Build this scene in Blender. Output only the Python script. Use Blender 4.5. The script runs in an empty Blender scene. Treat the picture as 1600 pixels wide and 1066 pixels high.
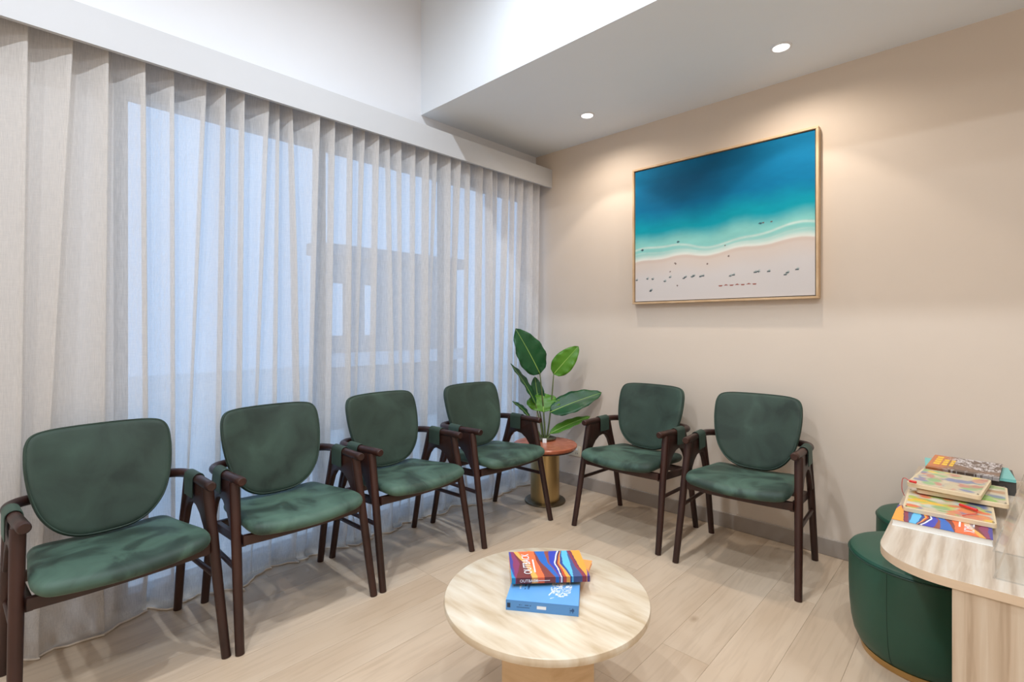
import bpy, bmesh, math, random
import numpy as np
from mathutils import Vector, Matrix

random.seed(7)
rng = np.random.default_rng(11)
SC = bpy.context.scene
COL = SC.collection
PI = math.pi

# ------------------------------------------------------------------ camera, world, exposure
cam_d = bpy.data.cameras.new('camera')
cam_d.sensor_width = 36.0
cam_d.lens = 780.56 / 1600 * 36
cam_d.shift_y = -24.5 / 1600
cam_d.clip_start = 0.02
cam = bpy.data.objects.new('camera', cam_d)
COL.objects.link(cam)
cam.location = (2.517, -2.9007, 1.15)
cam.rotation_euler = (PI / 2, 0.0004, 0.763)
SC.camera = cam

world = bpy.data.worlds.new('sky')
SC.world = world
world.use_nodes = True
wb = world.node_tree.nodes['Background']
wb.inputs['Color'].default_value = (0.35, 0.60, 1.0, 1)
wb.inputs['Strength'].default_value = 1.6

SC.view_settings.view_transform = 'Standard'
SC.view_settings.look = 'None'
SC.view_settings.gamma = 1.0
SC.view_settings.use_curve_mapping = False
SC.view_settings.exposure = 0.0

SPOT_W = 10.5        # downlights in the low soffit
HIGH_W = 90.0        # downlights in the raised ceiling
SPOT_C = (1.0, 0.90, 0.79)
HIGH_C = (0.80, 0.89, 0.985)

# room numbers (metres)
ROOM_X, ROOM_Y = 4.4, -5.2
Z_SOFFIT, Y_BULK, Z_HIGH = 2.438, -1.074, 3.2


# ------------------------------------------------------------------ helpers
def lin(r, g, b):
    f = lambda c: (c / 255 / 12.92) if c / 255 <= 0.04045 else ((c / 255 + 0.055) / 1.055) ** 2.4
    return (f(r), f(g), f(b))


def link_obj(name, data, parent=None, loc=None):
    o = bpy.data.objects.new(name, data)
    COL.objects.link(o)
    if parent is not None:
        o.parent = parent
    if loc is not None:
        o.location = loc
    return o


def empty(name, loc=(0, 0, 0), rz=0.0):
    o = bpy.data.objects.new(name, None)
    o.empty_display_size = 0.1
    COL.objects.link(o)
    o.location = loc
    o.rotation_euler = (0, 0, rz)
    return o


def tag(o, label, cat, group=None):
    o['label'] = label
    o['category'] = cat
    if group:
        o['group'] = group
    return o


def structure(o):
    o['kind'] = 'structure'
    return o


def mesh_of(name, verts, faces, mat, smooth=False):
    me = bpy.data.meshes.new(name)
    me.from_pydata([tuple(map(float, v)) for v in verts], [], [tuple(int(i) for i in f) for f in faces])
    if mat is not None:
        me.materials.append(mat)
    if smooth:
        me.polygons.foreach_set('use_smooth', [True] * len(me.polygons))
    me.update()
    return me


def fix_normals(me):
    bm = bmesh.new()
    bm.from_mesh(me)
    bmesh.ops.recalc_face_normals(bm, faces=bm.faces)
    bm.to_mesh(me)
    bm.free()


def part(name, verts, faces, mat, parent=None, smooth=False, recalc=True):
    me = mesh_of(name, verts, faces, mat, smooth)
    if recalc:
        fix_normals(me)
    return link_obj(name, me, parent)


def box_data(x0, x1, y0, y1, z0, z1):
    v = [(x0, y0, z0), (x1, y0, z0), (x1, y1, z0), (x0, y1, z0), (x0, y0, z1), (x1, y0, z1), (x1, y1, z1), (x0, y1, z1)]
    f = [(0, 3, 2, 1), (4, 5, 6, 7), (0, 1, 5, 4), (1, 2, 6, 5), (2, 3, 7, 6), (3, 0, 4, 7)]
    return v, f


def box(name, x0, x1, y0, y1, z0, z1, mat, parent=None, bevel=0.0, seg=2):
    v, f = box_data(x0, x1, y0, y1, z0, z1)
    me = mesh_of(name, v, f, mat)
    if bevel:
        bevel_mesh(me, bevel, seg)
    return link_obj(name, me, parent)


def bevel_mesh(me, w, seg=2, angle=0.5, smooth=True):
    bm = bmesh.new()
    bm.from_mesh(me)
    bmesh.ops.recalc_face_normals(bm, faces=bm.faces)
    ed = [e for e in bm.edges if len(e.link_faces) == 2 and e.calc_face_angle(0) > angle]
    bmesh.ops.bevel(bm, geom=ed, offset=w, segments=seg, profile=0.5, affect='EDGES', clamp_overlap=True)
    bm.to_mesh(me)
    bm.free()
    if smooth:
        me.polygons.foreach_set('use_smooth', [True] * len(me.polygons))
        me.set_sharp_from_angle(angle=0.7)


def boxes(name, lst, mat, parent=None):
    V, F = [], []
    for b in lst:
        v, f = box_data(*b)
        n = len(V)
        V += v
        F += [tuple(i + n for i in q) for q in f]
    return part(name, V, F, mat, parent, recalc=False)


def prism(name, pts, z0, z1, mat, parent=None, bevel=0.0, seg=2, xf=None, angle=0.5):
    """closed outline in (a, b) extruded from z0 to z1; xf maps (a, b, c) to a point"""
    xf = xf or (lambda a, b, c: (a, b, c))
    n = len(pts)
    V = [xf(a, b, z0) for a, b in pts] + [xf(a, b, z1) for a, b in pts]
    F = [tuple(range(n - 1, -1, -1)), tuple(range(n, 2 * n))]
    F += [(i, (i + 1) % n, (i + 1) % n + n, i + n) for i in range(n)]
    me = mesh_of(name, V, F, mat)
    fix_normals(me)
    if bevel:
        bevel_mesh(me, bevel, seg, angle)
    return link_obj(name, me, parent)


def lathe(name, prof, mat, parent=None, seg=64, center=(0, 0, 0), smooth=True, cap=True):
    V, F = [], []
    for r, z in prof:
        for k in range(seg):
            a = 2 * PI * k / seg
            V.append((center[0] + r * math.cos(a), center[1] + r * math.sin(a), center[2] + z))
    for i in range(len(prof) - 1):
        for k in range(seg):
            k2 = (k + 1) % seg
            F.append((i * seg + k, i * seg + k2, (i + 1) * seg + k2, (i + 1) * seg + k))
    if cap:
        F.append(tuple(range(seg - 1, -1, -1)))
        n = (len(prof) - 1) * seg
        F.append(tuple(range(n, n + seg)))
    me = mesh_of(name, V, F, mat, smooth)
    fix_normals(me)
    if smooth:
        me.set_sharp_from_angle(angle=0.6)
    return link_obj(name, me, parent)


def catmull(P, n, closed=False):
    P = [np.array(p, float) for p in P]
    out = []
    m = len(P)
    rngi = range(m) if closed else range(m - 1)
    for i in rngi:
        if closed:
            a, b, c, d = P[(i - 1) % m], P[i], P[(i + 1) % m], P[(i + 2) % m]
        else:
            a = P[i - 1] if i > 0 else 2 * P[0] - P[1]
            b, c = P[i], P[i + 1]
            d = P[i + 2] if i + 2 < m else 2 * P[-1] - P[-2]
        for k in range(n):
            t = k / n
            out.append(0.5 * ((2 * b) + (c - a) * t + (2 * a - 5 * b + 4 * c - d) * t * t + (3 * b - a - 3 * c + d) * t ** 3))
    if not closed:
        out.append(P[-1])
    return out


def tube(name, path, rad, mat, parent=None, seg=12, closed=False, round_ends=True):
    P = [Vector(p) for p in path]
    n = len(P)
    R = rad if isinstance(rad, (list, tuple)) else [rad] * n
    if round_ends and not closed:
        d0 = (P[0] - P[1]).normalized()
        d1 = (P[-1] - P[-2]).normalized()
        P = [P[0] + d0 * R[0] * 0.25] + P + [P[-1] + d1 * R[-1] * 0.25]
        R = [R[0] * 0.8] + list(R) + [R[-1] * 0.8]
        n += 2
    V, F = [], []
    up = Vector((0, 0, 1))
    prev = None
    for i in range(n):
        if closed:
            t = (P[(i + 1) % n] - P[i - 1]).normalized()
        else:
            t = (P[min(i + 1, n - 1)] - P[max(i - 1, 0)]).normalized()
        if prev is None:
            ref = up if abs(t.dot(up)) < 0.95 else Vector((1, 0, 0))
            s = t.cross(ref).normalized()
        else:
            s = (prev - t * prev.dot(t)).normalized()
        prev = s
        b = t.cross(s)
        for k in range(seg):
            a = 2 * PI * k / seg
            V.append(P[i] + (s * math.cos(a) + b * math.sin(a)) * R[i])
    m = n if closed else n - 1
    for i in range(m):
        for k in range(seg):
            k2 = (k + 1) % seg
            j = (i + 1) % n
            F.append((i * seg + k, i * seg + k2, j * seg + k2, j * seg + k))
    if not closed:
        F.append(tuple(range(seg - 1, -1, -1)))
        F.append(tuple(range((n - 1) * seg, n * seg)))
    me = mesh_of(name, V, F, mat, True)
    fix_normals(me)
    me.set_sharp_from_angle(angle=0.9)
    return link_obj(name, me, parent)


def text_mesh(name, body, size, mat, parent, mtx, extrude=0.0004, offset=0.0):
    cu = bpy.data.curves.new(name, 'FONT')
    cu.body = body
    cu.size = size
    cu.extrude = extrude
    cu.offset = offset
    cu.resolution_u = 3
    tmp = bpy.data.objects.new(name + '_tmp', cu)
    COL.objects.link(tmp)
    dg = bpy.context.evaluated_depsgraph_get()
    me = bpy.data.meshes.new_from_object(tmp.evaluated_get(dg))
    bpy.data.objects.remove(tmp)
    me.transform(mtx)
    me.materials.clear()
    me.materials.append(mat)
    return link_obj(name, me, parent)


def painted_grid(name, nu, nv, posf, colf, mat, parent=None):
    """flat print: a fine grid whose points carry printed colours"""
    us, vs = np.linspace(0, 1, nu), np.linspace(0, 1, nv)
    U, Vv = np.meshgrid(us, vs)
    P = posf(U.ravel(), Vv.ravel())
    C = colf(U.ravel(), Vv.ravel())
    idx = np.arange(nu * nv).reshape(nv, nu)
    F = np.stack([idx[:-1, :-1], idx[:-1, 1:], idx[1:, 1:], idx[1:, :-1]], -1).reshape(-1, 4)
    me = mesh_of(name, P.tolist(), F.tolist(), mat)
    at = me.color_attributes.new('print', 'FLOAT_COLOR', 'POINT')
    at.data.foreach_set('color', np.c_[C, np.ones(len(C))].astype(np.float32).ravel())
    return link_obj(name, me, parent)


def vnoise(u, v, seed=0, octaves=4):
    """smooth value noise on arrays, 0..1"""
    r = np.random.default_rng(seed)
    tot, amp, nrm = 0, 1.0, 0
    for o in range(octaves):
        T = r.random((64, 64))
        uu, vv = u * 2 ** o, v * 2 ** o
        i, j = np.floor(uu).astype(int), np.floor(vv).astype(int)
        fu, fv = uu - i, vv - j
        fu, fv = fu * fu * (3 - 2 * fu), fv * fv * (3 - 2 * fv)
        g = lambda a, b: T[a % 64, b % 64]
        n = (g(i, j) * (1 - fu) + g(i + 1, j) * fu) * (1 - fv) + (g(i, j + 1) * (1 - fu) + g(i + 1, j + 1) * fu) * fv
        tot = tot + amp * n
        nrm += amp
        amp *= 0.5
    return tot / nrm


def sstep(a, b, x):
    t = np.clip((x - a) / (b - a), 0, 1)
    return t * t * (3 - 2 * t)


# ------------------------------------------------------------------ materials
def new_mat(name):
    m = bpy.data.materials.new(name)
    m.use_nodes = True
    nt = m.node_tree
    return m, nt, nt.nodes['Principled BSDF']


def N(nt, kind, **kw):
    n = nt.nodes.new(kind)
    for k, v in kw.items():
        setattr(n, k, v)
    return n


def plain(name, col, rough=0.5, metal=0.0, noise=0.0, nscale=20.0, bump=0.0, spec=0.5, stretch=(1, 1, 1)):
    m, nt, p = new_mat(name)
    p.inputs['Base Color'].default_value = (*col, 1)
    p.inputs['Roughness'].default_value = rough
    p.inputs['Metallic'].default_value = metal
    p.inputs['Specular IOR Level'].default_value = spec
    if noise or bump:
        tc = N(nt, 'ShaderNodeTexCoord')
        mp = N(nt, 'ShaderNodeMapping')
        mp.inputs['Scale'].default_value = stretch
        nz = N(nt, 'ShaderNodeTexNoise')
        nz.inputs['Scale'].default_value = nscale
        nz.inputs['Detail'].default_value = 5
        nt.links.new(tc.outputs['Object'], mp.inputs['Vector'])
        nt.links.new(mp.outputs['Vector'], nz.inputs['Vector'])
        if noise:
            rp = N(nt, 'ShaderNodeValToRGB')
            rp.color_ramp.elements[0].position = 0.3
            rp.color_ramp.elements[1].position = 0.7
            rp.color_ramp.elements[0].color = (*[c * (1 - noise) for c in col], 1)
            rp.color_ramp.elements[1].color = (*[min(1, c * (1 + noise)) for c in col], 1)
            nt.links.new(nz.outputs['Fac'], rp.inputs['Fac'])
            nt.links.new(rp.outputs['Color'], p.inputs['Base Color'])
        if bump:
            b = N(nt, 'ShaderNodeBump')
            b.inputs['Strength'].default_value = bump
            b.inputs['Distance'].default_value = 0.002
            nt.links.new(nz.outputs['Fac'], b.inputs['Height'])
            nt.links.new(b.outputs['Normal'], p.inputs['Normal'])
    return m


def ramp_mat(name, stops, scale, stretch, rough=0.5, detail=6, distort=0.0, bump=0.0, rand=0.0, rot=(0, 0, 0), spec=0.5, wave=0.0, sheen=0.0):
    """layered noise through a colour ramp; 'rand' shifts pattern and tone per object"""
    m, nt, p = new_mat(name)
    L = nt.links.new
    tc = N(nt, 'ShaderNodeTexCoord')
    mp = N(nt, 'ShaderNodeMapping')
    mp.inputs['Scale'].default_value = stretch
    mp.inputs['Rotation'].default_value = rot
    L(tc.outputs['Object'], mp.inputs['Vector'])
    vec = mp.outputs['Vector']
    if rand:
        oi = N(nt, 'ShaderNodeObjectInfo')
        ml = N(nt, 'ShaderNodeMath', operation='MULTIPLY')
        ml.inputs[1].default_value = 37.0
        L(oi.outputs['Random'], ml.inputs[0])
        ad = N(nt, 'ShaderNodeVectorMath', operation='ADD')
        L(vec, ad.inputs[0])
        L(ml.outputs[0], ad.inputs[1])
        vec = ad.outputs['Vector']
    nz = N(nt, 'ShaderNodeTexNoise')
    nz.inputs['Scale'].default_value = scale
    nz.inputs['Detail'].default_value = detail
    nz.inputs['Distortion'].default_value = distort
    L(vec, nz.inputs['Vector'])
    fac = nz.outputs['Fac']
    if wave:
        wv = N(nt, 'ShaderNodeTexWave', wave_type='BANDS', bands_direction='X')
        wv.inputs['Scale'].default_value = wave
        wv.inputs['Distortion'].default_value = 6.0
        wv.inputs['Detail'].default_value = 3
        wv.inputs['Detail Scale'].default_value = 1.2
        L(vec, wv.inputs['Vector'])
        mx = N(nt, 'ShaderNodeMix')
        mx.inputs[0].default_value = 0.35
        L(fac, mx.inputs[2])
        L(wv.outputs['Fac'], mx.inputs[3])
        fac = mx.outputs[0]
    rp = N(nt, 'ShaderNodeValToRGB')
    el = rp.color_ramp.elements
    while len(el) < len(stops):
        el.new(0.5)
    for e, (pos, c) in zip(el, stops):
        e.position = pos
        e.color = (*c, 1)
    L(fac, rp.inputs['Fac'])
    col = rp.outputs['Color']
    if rand:
        hv = N(nt, 'ShaderNodeHueSaturation')
        mr = N(nt, 'ShaderNodeMapRange')
        mr.inputs['To Min'].default_value = 1 - rand
        mr.inputs['To Max'].default_value = 1 + rand
        L(oi.outputs['Random'], mr.inputs['Value'])
        L(mr.outputs['Result'], hv.inputs['Value'])
        L(col, hv.inputs['Color'])
        col = hv.outputs['Color']
    L(col, p.inputs['Base Color'])
    p.inputs['Roughness'].default_value = rough
    p.inputs['Specular IOR Level'].default_value = spec
    if sheen:
        p.inputs['Sheen Weight'].default_value = sheen
        p.inputs['Sheen Roughness'].default_value = 0.35
        p.inputs['Sheen Tint'].default_value = (0.55, 0.8, 0.66, 1)
    if bump:
        b = N(nt, 'ShaderNodeBump')
        b.inputs['Strength'].default_value = bump
        b.inputs['Distance'].default_value = 0.002
        L(nz.outputs['Fac'], b.inputs['Height'])
        L(b.outputs['Normal'], p.inputs['Normal'])
    return m


M = {}
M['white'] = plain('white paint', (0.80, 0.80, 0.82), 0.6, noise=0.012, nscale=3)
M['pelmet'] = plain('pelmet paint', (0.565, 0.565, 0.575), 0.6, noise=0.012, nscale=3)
M['bulkhead'] = plain('bulkhead ceiling paint', (0.82, 0.86, 0.905), 0.6, noise=0.01, nscale=3)  # the same white paint; lighter, cooler colour stands in for weak bounce light
M['beige'] = plain('beige wall paint', lin(217, 201, 184), 0.65, noise=0.02, nscale=2.0, bump=0.03)
M['skirting'] = plain('taupe skirting paint', lin(168, 156, 145), 0.45, noise=0.03, nscale=6)
M['slab'] = plain('floor joint', lin(172, 147, 121), 0.8)
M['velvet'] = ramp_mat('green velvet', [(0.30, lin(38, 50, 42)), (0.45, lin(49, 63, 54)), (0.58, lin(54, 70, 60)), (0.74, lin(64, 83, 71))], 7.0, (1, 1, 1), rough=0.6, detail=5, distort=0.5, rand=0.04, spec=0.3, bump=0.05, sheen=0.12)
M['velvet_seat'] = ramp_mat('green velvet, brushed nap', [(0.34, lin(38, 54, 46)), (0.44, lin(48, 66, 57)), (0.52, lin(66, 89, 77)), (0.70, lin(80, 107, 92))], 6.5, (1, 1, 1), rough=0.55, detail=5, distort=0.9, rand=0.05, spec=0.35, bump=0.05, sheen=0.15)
M['walnut'] = ramp_mat('dark walnut', [(0.3, lin(36, 18, 13)), (0.55, lin(54, 28, 21)), (0.8, lin(68, 38, 28))], 14, (1, 1, 0.12), rough=0.42, rand=0.04)
M['travertine'] = ramp_mat('travertine', [(0.30, lin(192, 168, 136)), (0.44, lin(210, 191, 164)), (0.56, lin(218, 203, 180)), (0.74, lin(228, 218, 200))], 4.0, (1.3, 7.0, 1), rough=0.32, detail=10, distort=0.35)
M['travertine_leg'] = ramp_mat('travertine pedestal', [(0.25, lin(200, 165, 122)), (0.5, lin(216, 184, 144)), (0.8, lin(228, 200, 164))], 6.0, (1, 1, 5), rough=0.45, detail=8, distort=0.8)
M['terracotta'] = ramp_mat('red marble', [(0.25, lin(150, 78, 52)), (0.5, lin(180, 100, 70)), (0.62, lin(196, 120, 90)), (0.8, lin(214, 158, 130))], 9, (1, 1, 1), rough=0.25, detail=8, distort=1.5)
M['brass'] = plain('brushed brass', lin(190, 165, 118), 0.34, 1.0, noise=0.05, nscale=30, stretch=(1, 1, 0.05))
M['bronze'] = plain('dark bronze', lin(120, 108, 88), 0.4, 1.0)
M['gold'] = plain('satin gold', lin(206, 170, 112), 0.3, 1.0)
M['vinyl'] = plain('green vinyl', lin(34, 78, 61), 0.42, noise=0.05, nscale=5, bump=0.05)
M['vinyl_seam'] = plain('green piping', lin(30, 62, 50), 0.5)
M['ash'] = ramp_mat('pale ash laminate', [(0.28, lin(182, 163, 142)), (0.45, lin(198, 181, 161)), (0.62, lin(206, 192, 174)), (0.8, lin(212, 201, 186))], 7.0, (14, 0.8, 14), rough=0.42, detail=6, distort=1.2, wave=0.5)
M['ash_v'] = ramp_mat('pale ash laminate upright', [(0.28, lin(180, 156, 130)), (0.45, lin(198, 175, 149)), (0.62, lin(205, 184, 159)), (0.8, lin(212, 194, 171))], 7.0, (12, 12, 0.5), rough=0.42, detail=6, distort=1.2, wave=0.5)
M['ash_edge'] = plain('pale ash edge band', lin(214, 188, 158), 0.45, noise=0.05, nscale=12, stretch=(0.3, 0.3, 4))
M['frame_oak'] = ramp_mat('pale oak frame', [(0.3, lin(196, 160, 120)), (0.7, lin(222, 192, 154))], 10, (1, 4, 1), rough=0.4)
M['alu'] = plain('dark window frame', lin(84, 88, 96), 0.45, 0.2)
M['cream'] = plain('cream plastic', lin(226, 214, 190), 0.35)
M['lens'] = None
M['soil'] = plain('olive moss', lin(78, 76, 56), 0.9, noise=0.2, nscale=60, bump=0.5)
M['paper'] = plain('paper pages', lin(238, 234, 226), 0.8, noise=0.04, nscale=60, stretch=(0.1, 0.1, 8))
M['card'] = plain('white card', (0.85, 0.85, 0.85), 0.6)
M['ink_white'] = plain('white print', (0.88, 0.88, 0.88), 0.5)
M['ink_dark'] = plain('dark print', lin(28, 48, 84), 0.5)
M['ink_yellow'] = plain('yellow print', lin(244, 196, 70), 0.5)
M['blue_cover'] = plain('blue cover', lin(98, 160, 220), 0.32, noise=0.03, nscale=6)
M['orange_cover'] = plain('orange cover', lin(250, 160, 84), 0.35, noise=0.03, nscale=5)
M['teal_cover'] = plain('teal cover', lin(120, 196, 190), 0.35)
M['dark_cover'] = plain('charcoal cover', lin(66, 64, 62), 0.4)
M['birch'] = plain('birch tray', lin(226, 204, 168), 0.45, noise=0.05, nscale=8, stretch=(1, 6, 1))
M['red'] = plain('red plastic', lin(214, 44, 36), 0.35)
M['ground'] = plain('outside paving', lin(226, 226, 224), 0.8, noise=0.1, nscale=4)
M['render_grey'] = plain('outside grey render', lin(168, 160, 158), 0.8, noise=0.06, nscale=3)
M['render_white'] = plain('outside white board', lin(225, 228, 232), 0.6)


def print_mat(name, rough=0.4, attr='print'):
    m, nt, p = new_mat(name)
    a = N(nt, 'ShaderNodeAttribute', attribute_name=attr)
    nt.links.new(a.outputs['Color'], p.inputs['Base Color'])
    p.inputs['Roughness'].default_value = rough
    return m


M['print'] = print_mat('glossy print', 0.35)
M['canvas'] = print_mat('painted canvas', 0.7)
M['canvas'].node_tree.nodes['Principled BSDF'].inputs['Specular IOR Level'].default_value = 0.15


def emit_mat(name, col, s):
    m, nt, p = new_mat(name)
    p.inputs['Base Color'].default_value = (0.9, 0.9, 0.9, 1)
    p.inputs['Emission Color'].default_value = (*col, 1)
    p.inputs['Emission Strength'].default_value = s
    return m


M['lens'] = emit_mat('lit lamp lens', (1, 0.96, 0.9), 6.0)


def floor_mat():
    m, nt, p = new_mat('pale oak planks')
    L = nt.links.new
    tc = N(nt, 'ShaderNodeTexCoord')
    oi = N(nt, 'ShaderNodeObjectInfo')
    ml = N(nt, 'ShaderNodeMath', operation='MULTIPLY')
    ml.inputs[1].default_value = 91.0
    L(oi.outputs['Random'], ml.inputs[0])
    ad = N(nt, 'ShaderNodeVectorMath', operation='ADD')
    L(tc.outputs['Object'], ad.inputs[0])
    L(ml.outputs[0], ad.inputs[1])

    def noise(scale, sx, sy, detail, dist):
        mp = N(nt, 'ShaderNodeMapping')
        mp.inputs['Scale'].default_value = (sx, sy, 1)
        L(ad.outputs['Vector'], mp.inputs['Vector'])
        nz = N(nt, 'ShaderNodeTexNoise')
        nz.inputs['Scale'].default_value = scale
        nz.inputs['Detail'].default_value = detail
        nz.inputs['Distortion'].default_value = dist
        L(mp.outputs['Vector'], nz.inputs['Vector'])
        return nz.outputs['Fac']
    broad = noise(2.2, 1.6, 0.7, 3, 0.4)
    grain = noise(9.0, 5.0, 0.35, 7, 1.0)
    r1 = N(nt, 'ShaderNodeValToRGB')
    e = r1.color_ramp.elements
    e[0].position, e[0].color = 0.3, (*lin(199, 174, 147), 1)
    e[1].position, e[1].color = 0.7, (*lin(214, 192, 167), 1)
    L(broad, r1.inputs['Fac'])
    r2 = N(nt, 'ShaderNodeValToRGB')
    e = r2.color_ramp.elements
    e[0].position, e[0].color = 0.30, (0.74, 0.70, 0.67, 1)
    e[1].position, e[1].color = 0.52, (1, 1, 1, 1)
    L(grain, r2.inputs['Fac'])
    mx = N(nt, 'ShaderNodeMix', data_type='RGBA', blend_type='MULTIPLY')
    mx.inputs[0].default_value = 0.38
    L(r1.outputs['Color'], mx.inputs[6])
    L(r2.outputs['Color'], mx.inputs[7])
    # sparse knots
    vo = N(nt, 'ShaderNodeTexVoronoi')
    vo.inputs['Scale'].default_value = 2.6
    mp = N(nt, 'ShaderNodeMapping')
    mp.inputs['Scale'].default_value = (1.5, 0.9, 1)
    L(ad.outputs['Vector'], mp.inputs['Vector'])
    L(mp.outputs['Vector'], vo.inputs['Vector'])
    r3 = N(nt, 'ShaderNodeValToRGB')
    e = r3.color_ramp.elements
    e[0].position, e[0].color = 0.015, (0.62, 0.54, 0.47, 1)
    e[1].position, e[1].color = 0.075, (1, 1, 1, 1)
    L(vo.outputs['Distance'], r3.inputs['Fac'])
    mx2 = N(nt, 'ShaderNodeMix', data_type='RGBA', blend_type='MULTIPLY')
    mx2.inputs[0].default_value = 0.7
    L(mx.outputs[2], mx2.inputs[6])
    L(r3.outputs['Color'], mx2.inputs[7])
    hv = N(nt, 'ShaderNodeHueSaturation')
    mr = N(nt, 'ShaderNodeMapRange')
    mr.inputs['To Min'].default_value = 0.965
    mr.inputs['To Max'].default_value = 1.03
    L(oi.outputs['Random'], mr.inputs['Value'])
    L(mr.outputs['Result'], hv.inputs['Value'])
    L(mx2.outputs[2], hv.inputs['Color'])
    L(hv.outputs['Color'], p.inputs['Base Color'])
    p.inputs['Roughness'].default_value = 0.46
    p.inputs['Specular IOR Level'].default_value = 0.4
    b = N(nt, 'ShaderNodeBump')
    b.inputs['Strength'].default_value = 0.1
    b.inputs['Distance'].default_value = 0.001
    L(grain, b.inputs['Height'])
    L(b.outputs['Normal'], p.inputs['Normal'])
    return m


M['oak'] = floor_mat()


def glass_mat(name, gloss=0.06, tint=(1, 1, 1)):
    m = bpy.data.materials.new(name)
    m.use_nodes = True
    nt = m.node_tree
    nt.nodes.remove(nt.nodes['Principled BSDF'])
    t = N(nt, 'ShaderNodeBsdfTransparent')
    t.inputs['Color'].default_value = (*tint, 1)
    g = N(nt, 'ShaderNodeBsdfGlossy')
    g.inputs['Roughness'].default_value = 0.02
    mx = N(nt, 'ShaderNodeMixShader')
    mx.inputs['Fac'].default_value = gloss
    nt.links.new(t.outputs[0], mx.inputs[1])
    nt.links.new(g.outputs[0], mx.inputs[2])
    nt.links.new(mx.outputs[0], nt.nodes['Material Output'].inputs['Surface'])
    return m


M['glass'] = glass_mat('window glass', 0.05)
M['acrylic'] = glass_mat('clear acrylic', 0.03, (0.985, 0.99, 0.99))
M['acrylic_panel'] = glass_mat('clear acrylic, polished', 0.11, (0.99, 0.99, 0.99))
M['acrylic_edge'] = glass_mat('acrylic cut edge', 0.6, (0.75, 0.78, 0.78))


def sheer_mat():
    m = bpy.data.materials.new('sheer linen')
    m.use_nodes = True
    nt = m.node_tree
    L = nt.links.new
    nt.nodes.remove(nt.nodes['Principled BSDF'])
    tc = N(nt, 'ShaderNodeTexCoord')

    def slub(sc):
        mp = N(nt, 'ShaderNodeMapping')
        mp.inputs['Scale'].default_value = sc
        L(tc.outputs['Object'], mp.inputs['Vector'])
        nz = N(nt, 'ShaderNodeTexNoise')
        nz.inputs['Scale'].default_value = 1.0
        nz.inputs['Detail'].default_value = 3
        L(mp.outputs['Vector'], nz.inputs['Vector'])
        return nz.outputs['Fac']
    warp = slub((520, 520, 22))
    weft = slub((30, 30, 560))
    av = N(nt, 'ShaderNodeMath', operation='MULTIPLY_ADD')
    av.inputs[1].default_value = 1.4
    L(warp, av.inputs[0])
    hf = N(nt, 'ShaderNodeMath', operation='MULTIPLY')
    hf.inputs[1].default_value = 0.6
    L(weft, hf.inputs[0])
    L(hf.outputs[0], av.inputs[2])
    mr = N(nt, 'ShaderNodeMapRange')
    mr.inputs['From Min'].default_value = 0.7
    mr.inputs['From Max'].default_value = 1.3
    mr.inputs['To Min'].default_value = 0.36
    mr.inputs['To Max'].default_value = 0.16
    L(av.outputs[0], mr.inputs['Value'])
    d = N(nt, 'ShaderNodeBsdfDiffuse')
    d.inputs['Color'].default_value = (*lin(230, 225, 220), 1)
    t = N(nt, 'ShaderNodeBsdfTranslucent')
    t.inputs['Color'].default_value = (*lin(226, 220, 214), 1)
    a = N(nt, 'ShaderNodeMixShader')
    a.inputs['Fac'].default_value = 0.42
    L(d.outputs[0], a.inputs[1])
    L(t.outputs[0], a.inputs[2])
    tr = N(nt, 'ShaderNodeBsdfTransparent')
    b = N(nt, 'ShaderNodeMixShader')
    L(mr.outputs['Result'], b.inputs['Fac'])
    L(a.outputs[0], b.inputs[1])
    L(tr.outputs[0], b.inputs[2])
    L(b.outputs[0], nt.nodes['Material Output'].inputs['Surface'])
    return m


M['sheer'] = sheer_mat()
M['hem'] = plain('linen hem', lin(226, 214, 200), 0.9)


def leaf_mat(name, dark, light):
    m, nt, p = new_mat(name)
    L = nt.links.new
    tc = N(nt, 'ShaderNodeTexCoord')
    wv = N(nt, 'ShaderNodeTexWave', wave_type='BANDS', bands_direction='Y')
    wv.inputs['Scale'].default_value = 26
    wv.inputs['Distortion'].default_value = 1.5
    L(tc.outputs['UV'], wv.inputs['Vector'])
    nz = N(nt, 'ShaderNodeTexNoise')
    nz.inputs['Scale'].default_value = 9
    L(tc.outputs['Object'], nz.inputs['Vector'])
    mx0 = N(nt, 'ShaderNodeMix')
    mx0.inputs[0].default_value = 0.7
    L(wv.outputs['Fac'], mx0.inputs[2])
    L(nz.outputs['Fac'], mx0.inputs[3])
    rp = N(nt, 'ShaderNodeValToRGB')
    e = rp.color_ramp.elements
    e[0].position, e[0].color = 0.3, (*dark, 1)
    e[1].position, e[1].color = 0.7, (*light, 1)
    L(mx0.outputs[0], rp.inputs['Fac'])
    L(rp.outputs['Color'], p.inputs['Base Color'])
    p.inputs['Roughness'].default_value = 0.38
    t = N(nt, 'ShaderNodeBsdfTranslucent')
    L(rp.outputs['Color'], t.inputs['Color'])
    ms = N(nt, 'ShaderNodeMixShader')
    ms.inputs['Fac'].default_value = 0.2
    L(p.outputs[0], ms.inputs[1])
    L(t.outputs[0], ms.inputs[2])
    L(ms.outputs[0], nt.nodes['Material Output'].inputs['Surface'])
    return m


M['leaf'] = leaf_mat('deep green leaf', lin(22, 72, 40), lin(38, 98, 52))
M['leaf_light'] = leaf_mat('fresh green leaf', lin(72, 128, 26), lin(100, 156, 40))
M['midrib'] = plain('pale midrib', lin(150, 184, 90), 0.5)
M['stem'] = plain('olive stem', lin(90, 104, 58), 0.55)

# ------------------------------------------------------------------ room shell
T = 0.12
fl = structure(box('floor', -0.1, ROOM_X + T, ROOM_Y - T, 0.0 + T, -0.15, -0.004, M['slab']))
PW = 0.1695
plank_mesh = {}


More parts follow.
